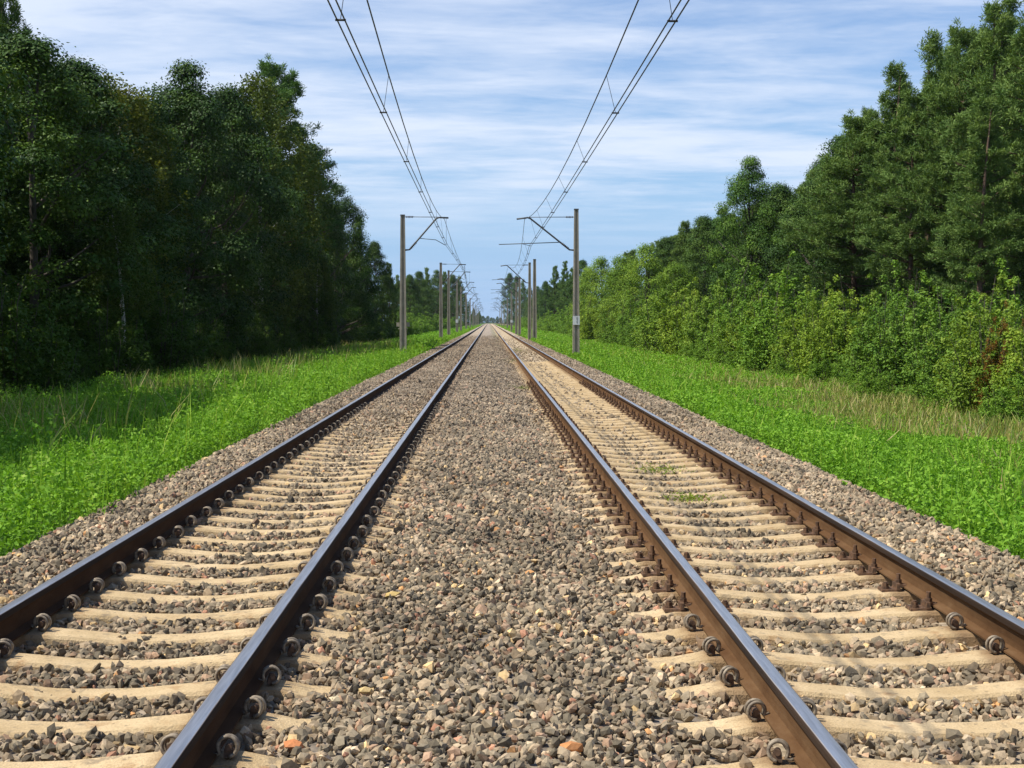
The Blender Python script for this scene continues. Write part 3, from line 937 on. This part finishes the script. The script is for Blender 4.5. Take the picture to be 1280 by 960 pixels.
lf = 'dark tree inside the shaded wood, hidden behind its front row'
rng = np.random.default_rng(5)
kinds = ['broad0', 'broad1', 'broad2', 'pine0', 'pine1', 'pine2', 'birch1']
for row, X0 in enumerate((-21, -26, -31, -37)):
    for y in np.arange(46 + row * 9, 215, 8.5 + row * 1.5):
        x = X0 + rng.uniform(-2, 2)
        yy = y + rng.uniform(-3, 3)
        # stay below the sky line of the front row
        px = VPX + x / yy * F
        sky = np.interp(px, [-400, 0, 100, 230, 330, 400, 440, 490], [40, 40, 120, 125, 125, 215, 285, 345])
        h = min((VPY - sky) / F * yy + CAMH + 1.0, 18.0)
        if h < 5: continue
        tree(kinds[int(rng.integers(len(kinds)))], x, yy, h, lf, group='trees inside the shaded wood', w=min(1.5, 15 / h) * (.85 if px > 380 else 1.15), tint=(.5, .54, .48))  # low tint paints the gloom behind the front row into the crowns
# off the frame's edge: they throw the shade on the verge
for x, y in ((-16.0, 13), (-15.6, 20), (-15.9, 27), (-16.4, 34), (-18.2, 43)):
    tree('broad%d' % random.randrange(3), x, y, 16.0, 'leafy tree beyond the edge of the photo, shading the verge', group='trees beyond the edge of the shaded wood', w=.95)
# undergrowth in front of the trunks
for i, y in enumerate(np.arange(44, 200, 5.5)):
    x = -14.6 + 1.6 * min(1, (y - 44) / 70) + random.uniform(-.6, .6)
    tree('shrub%d' % (i % 3), x, y, random.uniform(2.2, 4.2), 'dark shrub in the shadow at the foot of the wood', group='shaded undergrowth along the wood', w=1.15, tint=(.36, .42, .4))  # low tint paints the shade under the trees into the foliage
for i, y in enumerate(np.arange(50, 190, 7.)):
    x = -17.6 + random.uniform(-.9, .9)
    tree('shrub%d' % (i % 3), x, y, random.uniform(3.2, 5.5), 'dark shrub in the shadow at the foot of the wood', group='shaded undergrowth along the wood', w=1.2, tint=(.33, .38, .38))  # shade painted into the foliage here too, a little deeper

for px, py, X, lab in ((152, 262, -14.3, 'slender birch with a thin pale stem against the darkest part of the wood'), (398, 322, -12.4, 'slender birch with a pale stem below the spreading pine')):
    tree_px('sapling', px, py, X, lab, group='slender birches at the foot of the wood', w=1.0, tint=(.6, .72, .6))

# --- the pine side
pl = [('pine1', 1300, -30, 23, 'tall pine cut by the edge of the photo, highest of the pine wood', 1.1),
      ('pine0', 1252, 6, 22.5, 'tall pine with a ragged crown reaching the top corner', 1.05),
      ('pine2', 1205, 38, 22.5, 'broad pine beside the ragged tall one', 1.0),
      ('pine3', 1170, 48, 22.5, 'slim pine top standing between two broad pines', 1.1),
      ('pine1', 1118, 88, 22, 'pine with a pointed grey green tip above the slope of crowns', 1.05),
      ('pine2', 1072, 148, 20.5, 'pine with long boughs stretched out against the sky', 1.35),
      ('pine0', 1140, 120, 20.5, 'bushy pine low in front of the pointed tips', 1.15),
      ('pine1', 1232, 130, 20, 'pine with layered boughs in front of the tallest pines', 1.2),
      ('broad1', 1018, 228, 20, 'round leafy crown below the outstretched pine boughs', .9),
      ('broad0', 975, 232, 20.5, 'leafy tree next to the pale upright one, above the bushes', .9),
      ('broad2', 938, 198, 18.6, 'pale upright leafy tree standing alone above the bushes', .72),
      ('pine3', 902, 262, 20, 'small dark conifer behind the pale upright tree', 1.2),
      ('broad1', 880, 272, 18, 'leafy tree on the slope of crowns, next below the pale upright one', .85),
      ('pine0', 856, 280, 18.5, 'dark conifer tip on the slope of crowns', 1.1),
      ('broad0', 832, 298, 17, 'leafy tree low on the slope of crowns, above the young bushes', .85)]
for k, px, py, X, lab, w in pl:
    tree_px(k, px, py, X, lab, group=G2, w=w, tint=(1.25, 1.3, 1.0) if k == 'broad2' else (1, 1, 1))
rf = 'tree inside the pine wood, hidden behind its front row'
rng = np.random.default_rng(6)
for row, X0 in enumerate((24.5, 29, 34, 40)):
    for y in np.arange(56 + row * 8, 250, 8.5 + row * 2):
        x = X0 + rng.uniform(-2, 2); yy = y + rng.uniform(-3, 3)
        px = VPX + x / yy * F
        sky = np.interp(px, [700, 800, 870, 1000, 1110, 1200, 1280, 1500], [345, 312, 288, 236, 118, 56, 20, 0])
        h = min((VPY - sky) / F * yy + CAMH + 1.0, 21.0)
        tree(['pine0', 'pine1', 'pine2', 'pine3', 'broad1'][int(rng.integers(5))], x, yy, h, rf, group='trees inside the pine wood', w=min(1.4, 15 / h))
# young leafy trees and bushes along the verge
yl = [('young0', 808, 306, 14.5, 'young bright green tree, tallest of the row behind the armed mast', 1.05),
      ('young1', 778, 318, 14.2, 'young leafy tree between the tallest young one and the nearest mast', 1.0),
      ('young0', 752, 322, 14.2, 'young leafy tree just behind the nearest mast by the bushes', .95),
      ('young1', 846, 328, 14.6, 'round young leafy tree where the bushes begin to rise', 1.0),
      ('young0', 735, 334, 14.0, 'young leafy tree whose edge touches the nearest mast by the bushes', .9)]
for k, px, py, X, lab, w in yl:
    tree_px(k, px, py, X, lab, group='young trees behind the bushes', w=w, tint=(1, 1, .95))
sh = [(1310, 372, 12.4), (1262, 378, 12.3), (1228, 362, 13.2), (1190, 372, 12.6), (1158, 352, 14.2), (1120, 362, 13.2), (1085, 350, 14.4), (1052, 356, 13.4), (1020, 352, 13.6), (990, 352, 13.2), (958, 352, 13.6),
      (925, 352, 13.4), (893, 346, 13.4), (866, 350, 13.), (838, 356, 13.), (812, 360, 12.8), (786, 366, 12.6), (762, 372, 12.4), (742, 378, 12.2),
      (1335, 345, 15.5), (1275, 352, 15.6), (1210, 350, 15.8), (1040, 345, 15.6), (1130, 346, 16), (940, 338, 15.8)]
desc = ['bright green bush at the very edge of the photo', 'bright bush beside the one with rusty leaves', 'bush just before the rusty leaved one, with tall shoots', 'low leafy bush over the pale dry stalks',
        'tall bush below the bare pine trunk', 'bright bush under the gap of dark trunks', 'tall light green bush with upright shoots beneath the layered pines', 'dense bush below the outstretched pine boughs', 'bush between two taller light green ones',
        'leafy bush below the round leafy crown', 'dark based bush below the leafy trees', 'bush below the pale upright tree', 'tall bush at the bend where bushes meet young trees', 'low bush at the foot of the round young tree', 'low bush beneath the tallest young tree',
        'small bush at the foot of the young trees, first counted from the mast side', 'small bush at the foot of the young trees, second from the mast side', 'small bush near the nearest mast', 'smallest bush, its foot beside the nearest mast']
desc_back = 'bush in the second row, only its top showing over the front bushes'
for i, (px, py, X) in enumerate(sh):
    tree_px('shrub%d' % (i % 3), px, py + random.uniform(-12, 20), X, desc[i] if i < len(desc) else desc_back, group='bushes along the grass verge' if i < len(desc) else 'second row of bushes',
            w=random.uniform(.9, 1.12), tint=random.choice([(1, 1, 1), (.72, .82, .85), (1.15, 1.06, .85), (.85, .95, .85), (.95, .9, .8)]))
for i, y in enumerate(np.arange(31, 150, 5.2)):
    tree('shrub%d' % (i % 3), 11.6 + random.uniform(-.5, .7) + min(.8, (y - 46) / 60), y, random.uniform(1.3, 2.4), 'low bush filling the edge of the dry grass before the taller bushes', group='low bushes at the edge of the dry grass', w=1.25, tint=(.85, .95, .85))
# rusty leaved shrub
tree_px('shrub1', 1253, 392, 11.9, 'shrub with rusty brown leaves among the green bushes', group='bushes along the grass verge', w=.5, tint=(1.0, .36, .5))

# --- far trees down the line
FAR = 'trees far down the line'
def far_tree(kind, px, py, X, lab, w=1.0, tint=(1, 1, 1)): tree_px(kind, px, py, X, lab, group=FAR, w=w, tint=tint)
for k, px, py, X, w in (('broad0', 512, 344, -14.5, .8), ('broad1', 524, 340, -15, .8), ('pine1', 534, 336, -14.5, .9), ('broad2', 546, 338, -14, .75), ('pine0', 556, 341, -13.5, .9), ('broad0', 566, 344, -12.5, .7),
                        ('pine2', 574, 346, -12, .8), ('broad1', 580, 368, -11, .6), ('pine1', 586, 378, -11, .8), ('broad0', 592, 386, -10, .7), ('broad2', 598, 391, -9, .7)):
    far_tree(k, px, py, X, 'distant tree beyond the shaded wood, behind the row of masts', w)
for i, y in enumerate(np.arange(205, 900, 26.)):
    if y > 620 and i % 2: continue
    tree(['broad0', 'pine1', 'broad2'][i % 3], -17.5 - random.uniform(0, 5), y, min(14, 8 + y * .014), 'distant tree beyond the shaded wood, set back from the masts', group=FAR, w=.9)
for k, px, py, X, w in (('pine1', 706, 328, 16, .95), ('pine0', 694, 334, 16, .9), ('broad0', 682, 352, 15, .7), ('pine2', 716, 336, 17, .9), ('broad1', 728, 326, 18, .75),
                        ('broad2', 672, 358, 14, .6)):
    far_tree(k, px, py, X, 'distant dark tree between the two nearest masts by the bushes', w, (.85, .95, .95))
for k, px, py, X, w in (('broad0', 637, 342, 15, .62), ('broad1', 646, 346, 19, .6), ('pine2', 654, 350, 22, .6), ('broad2', 662, 356, 26, .5)):
    far_tree(k, px, py, X, 'dark tree standing close to the far end of the line', w, (.9, 1, 1))
for i, y in enumerate(np.arange(215, 900, 26.)):
    if y > 620 and i % 2: continue
    tree(['broad1', 'pine0', 'broad0'][i % 3], 19.5 + random.uniform(0, 6), y, min(14, 8 + y * .013), 'distant tree beyond the young trees, set back from the masts', group=FAR, w=.9)
for i in range(14):
    y = random.uniform(950, 1500); x = (-1 if i % 2 else 1) * random.uniform(6, 26)
    tree(['broad1', 'pine0', 'broad0', 'broad2'][i % 4], x, y, random.uniform(7, 11), 'tiny tree close to the vanishing point', group=FAR, w=1.0)
for i in range(11):
    tree('broad%d' % (i % 3), -15 + i * 3 + random.uniform(-1, 1), random.uniform(1560, 1700), random.uniform(6, 9), 'tiny tree close to the vanishing point', group=FAR, w=1.3)

for sgn, x0, y0 in ((-1, 14.0, 185), (1, 14.2, 190)):
    for y in np.arange(y0, 640, 9.5):
        tree('shrub%d' % random.randrange(3), sgn * (x0 + random.uniform(-1, 1.2)), y, random.uniform(3.0, 5.0), 'distant bush at the foot of the far trees, on the side of the %s' % ('shaded wood' if sgn < 0 else 'pines'),
             group='distant bushes under the far trees', w=1.5, tint=(.8, .9, .85))

# ------------------------------------------------------------------ verge plants (uncountable: one object per kind of growth)
def herb_field(n, xr, yr, rng, hmin, hmax, nleaf, leaf, dens_fn=None, yexp=1.0):
    x = rng.uniform(*xr, n); y = yr[0] + (yr[1] - yr[0]) * rng.random(n) ** yexp
    if dens_fn is not None:
        k = rng.random(n) < dens_fn(x, y); x, y = x[k], y[k]; n = len(x)
    patch = np.clip(.5 + .22 * np.sin(x * 1.7 + y * .6) + .22 * np.sin(y * 1.1 - x * .8 + 1.3) + .2 * np.sin(x * 4.1 - y * 2.3) * np.sin(y * 3.3 + x), 0, 1)
    h = (hmin + (hmax - hmin) * (.35 * rng.random(n) + .65 * patch))
    lean = rng.normal(size=(n, 2)) * .12
    u = rng.uniform(.15, 1.0, (n, nleaf))
    a = rng.uniform(0, 6.28, (n, nleaf)); rad = leaf * rng.uniform(.3, 1.6, (n, nleaf)) * (1.25 - .7 * u)
    cx = x[:, None] + lean[:, :1] * u + rad * np.cos(a); cy = y[:, None] + lean[:, 1:] * u + rad * np.sin(a)
    cz = ground_z(x)[:, None] + h[:, None] * u
    C = np.stack([cx, cy, cz], -1).reshape(-1, 3)
    rnd = np.clip(.25 * patch[:, None] + .4 * rng.random((n, 1)) + .4 * rng.random((n, nleaf)), 0, 1).ravel()
    size = (leaf * rng.uniform(.7, 1.3, (n, nleaf))).ravel()
    return C, size, rnd

def edge_noise(y): return .16 * np.sin(y * .55) + .12 * np.sin(y * 1.9) + .09 * np.sin(y * 4.3 + 1) + .06 * np.sin(y * 9.1)
def left_d(x, y): return np.where(x > -3.78 + edge_noise(y), 0, np.where(x < -12, .5, 1.0))
def right_d(x, y): return np.where(x < 4.12 + edge_noise(y + 7), 0, np.clip((8.4 + 1.2 * np.sin(y * .35) + .8 * np.sin(y * 1.1) - x) / 2.2, np.clip(.06 + (y - 40) / 60, .06, .95), 1))
rng = np.random.default_rng(21)
parts = []
parts.append(herb_field(9500, (-12, -3.6), (6, 26), rng, .25, .75, 28, .052, left_d))
parts.append(herb_field(15000, (-14, -3.6), (26, 70), rng, .3, .9, 17, .07, left_d))
parts.append(herb_field(15000, (-14, -3.6), (70, 260), rng, .35, .8, 12, .13, left_d))
parts.append(herb_field(9500, (4.0, 10), (6, 26), rng, .2, .52, 28, .052, right_d))
parts.append(herb_field(17000, (4.0, 13), (26, 70), rng, .22, .55, 17, .075, right_d))
parts.append(herb_field(17000, (4.0, 13.5), (70, 260), rng, .3, .5, 11, .15, right_d))
parts.append(herb_field(7000, (-13, -3.9), (260, 700), rng, .4, .7, 6, .4, left_d))
parts.append(herb_field(7000, (4.1, 13), (260, 700), rng, .4, .7, 6, .4, right_d))
def tall_d(x, y): return np.clip((np.sin(x * 2.1 + y * .45) + np.sin(y * .83 - x * .6) - .75) * .8, 0, .9) * np.where(x < -5.4 - .5 * np.sin(y * .4), 1, .03)
parts.append(herb_field(3600, (-10.5, -4.4), (12, 75), rng, .75, 1.15, 16, .075, tall_d))
C = np.concatenate([p[0] for p in parts]); S = np.concatenate([p[1] for p in parts]); RN = np.concatenate([p[2] for p in parts])
g = link('grass', crown_mesh('grass', C, S, RN, M['leaf_herb'], rng, .55, .25))
tag(g, 'bright green low herbs along both edges of the ballast', 'grass', kind='stuff'); g.color = (1, 1, 1, 1)

def blades(n, xr, yr, rng, hmin, hmax, wid, dens_fn, heads=True):
    x = rng.uniform(*xr, n); y = rng.uniform(*yr, n)
    k = rng.random(n) < dens_fn(x, y); x, y = x[k], y[k]; n = len(x)
    h = rng.uniform(hmin, hmax, n); a = rng.uniform(0, 6.28, n); lean = rng.normal(size=(n, 2)) * .25 * h[:, None]
    b = np.stack([x, y, ground_z(x) - .03], -1); t = b + np.concatenate([lean, h[:, None]], 1)
    s = np.stack([np.cos(a), np.sin(a), 0 * a], -1) * (wid * rng.uniform(.6, 1.4, n))[:, None]
    m = b * .35 + t * .65 - np.concatenate([lean * .2, 0 * h[:, None]], 1)
    V = np.stack([b - s, b + s, m + s * .9, m - s * .9, m - s * .9, m + s * .9, t + s * .25, t - s * .25], 1).reshape(-1, 3)
    return V, np.arange(n * 8).reshape(-1, 4), np.repeat(rng.random(n), 2)
def dryR(x, y): return np.clip((x - 6.6 - 1.2 * np.sin(y * .35) - .8 * np.sin(y * 1.1)) / 2.0, .03, 1) * np.clip((78 - y) / 40, .12, 1) * (.65 + .35 * np.sin(x * 1.5 + y * .8))
def dryL(x, y): return np.clip(.12 + .9 * (np.sin(y * .5 + x * .7) - .25) * np.clip((-6.5 - x) / 1.5, 0, 1), .01, 1)
rng = np.random.default_rng(22)
bl = [blades(46000, (5.4, 13.8), (12, 50), rng, .22, .6, .012, dryR), blades(26000, (6, 13.8), (50, 160), rng, .25, .6, .026, dryR),
      blades(5500, (-11.5, -5.5), (14, 60), rng, .8, 1.3, .011, dryL), blades(5000, (-12.5, -6), (60, 130), rng, .7, 1.15, .02, dryL),
      blades(6000, (6, 13), (160, 400), rng, .3, .6, .08, dryR)]
fb = [blades(4200, (-11, -3.5), (6, 40), rng, .4, .95, .007, left_d), blades(2600, (4.0, 9), (6, 40), rng, .3, .75, .007, right_d), blades(5000, (-12, -3.6), (40, 120), rng, .45, .95, .016, left_d), blades(2500, (4.0, 10), (40, 120), rng, .35, .7, .016, right_d)]
Vb, Fb, Rb, base = [], [], [], 0
for v, f, r_ in fb:
    Vb.append(v); Fb.append(f + base); Rb.append(r_ * .9 + .1); base += len(v)
g = link('tall_grass', np_mesh('tall_grass', np.concatenate(Vb), np.concatenate(Fb), M['leaf_herb'], attrs={'rnd': np.concatenate(Rb)}))
tag(g, 'thin fresh grass blades standing among the low herbs of both verges', 'grass', kind='stuff'); g.color = (1.15, 1.05, 1, 1)
Vb, Fb, Rb, base = [], [], [], 0
for v, f, r_ in bl:
    Vb.append(v); Fb.append(f + base); Rb.append(r_); base += len(v)
g = link('dry_grass', np_mesh('dry_grass', np.concatenate(Vb), np.concatenate(Fb), M['dry_blade'], attrs={'rnd': np.concatenate(Rb)}))
tag(g, 'straw coloured dry grass at the foot of the bushes and on the shaded verge', 'grass', kind='stuff'); g.color = (1, 1, 1, 1)

# weeds growing in the bolted track and beside its rail (uncountable: one object)
WC, WS, WR = [], [], []
def weed(px, py, sx, sy, n, h, seed):
    d = ray(px, py); t_ = (-.22 - CAMH) / d[2]
    rng = np.random.default_rng(seed)
    C = rng.normal(size=(n, 3)) * [sx, sy, h * .35]; C[:, 2] = np.abs(C[:, 2]) - .22
    WC.append(C + np.array([d[0] * t_, t_, 0])); WS.append(.035 * rng.uniform(.6, 1.4, n)); WR.append(rng.random(n))
for a_ in ((826, 589, .16, .22, 420, .09, 1), (862, 624, .13, .16, 380, .08, 2), (652, 486, .2, .5, 420, .1, 3), (640, 452, .25, 1.5, 420, .1, 4), (646, 438, .25, 4, 500, .12, 5)): weed(*a_)
o = link('weeds', crown_mesh('weeds', np.concatenate(WC), np.concatenate(WS), np.concatenate(WR), M['leaf_shrub'], rng, .3, .2))
o.color = (1.05, .9, .8, 1)
tag(o, 'patches of low weeds growing through the ballast of the bolted track', 'weeds', kind='stuff')

# ------------------------------------------------------------------ air
m, t, out = material('thin_haze')
pv = t.n('ShaderNodeVolumePrincipled')
pv.inputs['Color'].default_value = (.86, .92, 1, 1); pv.inputs['Density'].default_value = HAZE
t.l(pv.outputs[0], out.inputs['Volume'])
b = MB(); b.box((0, 1600, 12), (5000, 3700, 30))
o = link('haze', b.mesh('haze', m)); tag(o, 'thin bluish air that pales the far end of the line', 'haze', kind='stuff')

# ------------------------------------------------------------------ sky and sun
EL, AH = R(56), R(-14)                      # sun: from the side of the shaded wood, a little behind the camera
dirv = Vector((-math.cos(AH) * math.cos(EL), math.sin(AH) * math.cos(EL), math.sin(EL)))
w = bpy.data.worlds.new('World'); sc.world = w; w.use_nodes = True
t = NT(w.node_tree)
out = t.n('ShaderNodeOutputWorld'); bg = t.n('ShaderNodeBackground')
sky = t.n('ShaderNodeTexSky', sky_type='NISHITA', sun_disc=False)
sky.sun_elevation = EL; sky.sun_rotation = math.atan2(dirv.x, dirv.y)
sky.air_density = 1.0; sky.dust_density = .6; sky.ozone_density = 1.6
tc = t.n('ShaderNodeTexCoord'); sep = t.n('ShaderNodeSeparateXYZ'); t.l(tc.outputs['Generated'], sep.inputs[0])
zz = t.math('ADD', t.math('MAXIMUM', sep.outputs[2], 0.0), .045)
comb = t.n('ShaderNodeCombineXYZ')
t.l(t.math('DIVIDE', sep.outputs[0], zz), comb.inputs[0]); t.l(t.math('DIVIDE', sep.outputs[1], zz), comb.inputs[1])
mp = t.n('ShaderNodeMapping'); mp.inputs['Scale'].default_value = (.6, 1.0, 1); mp.inputs['Location'].default_value = (7.4, 4.2, 0); t.l(comb.outputs[0], mp.inputs[0])
n1 = t.noise(mp.outputs[0], .55, 6, .55, .5); n2 = t.noise(mp.outputs[0], 1.7, 5, .6, .3)
n3 = t.noise(mp.outputs[0], 4.6, 6, .65, .6)
cl = t.math('ADD', t.math('MULTIPLY', n1.outputs[0], .52), t.math('ADD', t.math('MULTIPLY', n2.outputs[0], .36), t.math('MULTIPLY', n3.outputs[0], .12)))
fac = t.maprange(cl, .37, .6, .08, 1.0)
fac = t.math('MULTIPLY', fac, t.maprange(sep.outputs[2], .045, .105, .1, .9))
fac = t.math('MULTIPLY', fac, t.maprange(sep.outputs[2], .24, .55, 1, .12))     # clouds thinned overhead, out of view, to cut the fill light
skc = t.mix(1.0, sky.outputs[0], (.72, .92, 1.18), 'MULTIPLY')
skc = t.mix(t.maprange(sep.outputs[2], .0, .16, .85, 0), skc, (2.9, 4.6, 7.4))
col = t.mix(fac, skc, (6.5, 7.2, 8.5))
t.l(col, bg.inputs['Color']); bg.inputs['Strength'].default_value = .1
t.l(bg.outputs[0], out.inputs['Surface'])

sun = bpy.data.lights.new('sun', 'SUN'); sun.energy = 5.0; sun.angle = R(.5); sun.color = (1, .94, .84)
so = bpy.data.objects.new('sun', sun); COL.objects.link(so)
so.rotation_euler = dirv.to_track_quat('Z', 'Y').to_euler(); so.location = dirv * 100

# ------------------------------------------------------------------ camera
cam = bpy.data.cameras.new('camera'); cam.sensor_width = 36; cam.lens = F / 1280 * 36; cam.clip_end = 10000; cam.clip_start = .05
co = bpy.data.objects.new('camera', cam); COL.objects.link(co)
co.location = (0, 0, CAMH); co.rotation_euler = (math.pi / 2 - PITCH, 0, YAW)
sc.camera = co

vs = sc.view_settings
vs.view_transform = 'Standard'; vs.look = 'None'; vs.exposure = .33; vs.gamma = 1; vs.use_curve_mapping = False
cy = sc.cycles
cy.max_bounces = 5; cy.diffuse_bounces = 3; cy.glossy_bounces = 2; cy.transmission_bounces = 3; cy.transparent_max_bounces = 4
cy.use_denoising = True
cy.caustics_reflective = False; cy.caustics_refractive = False
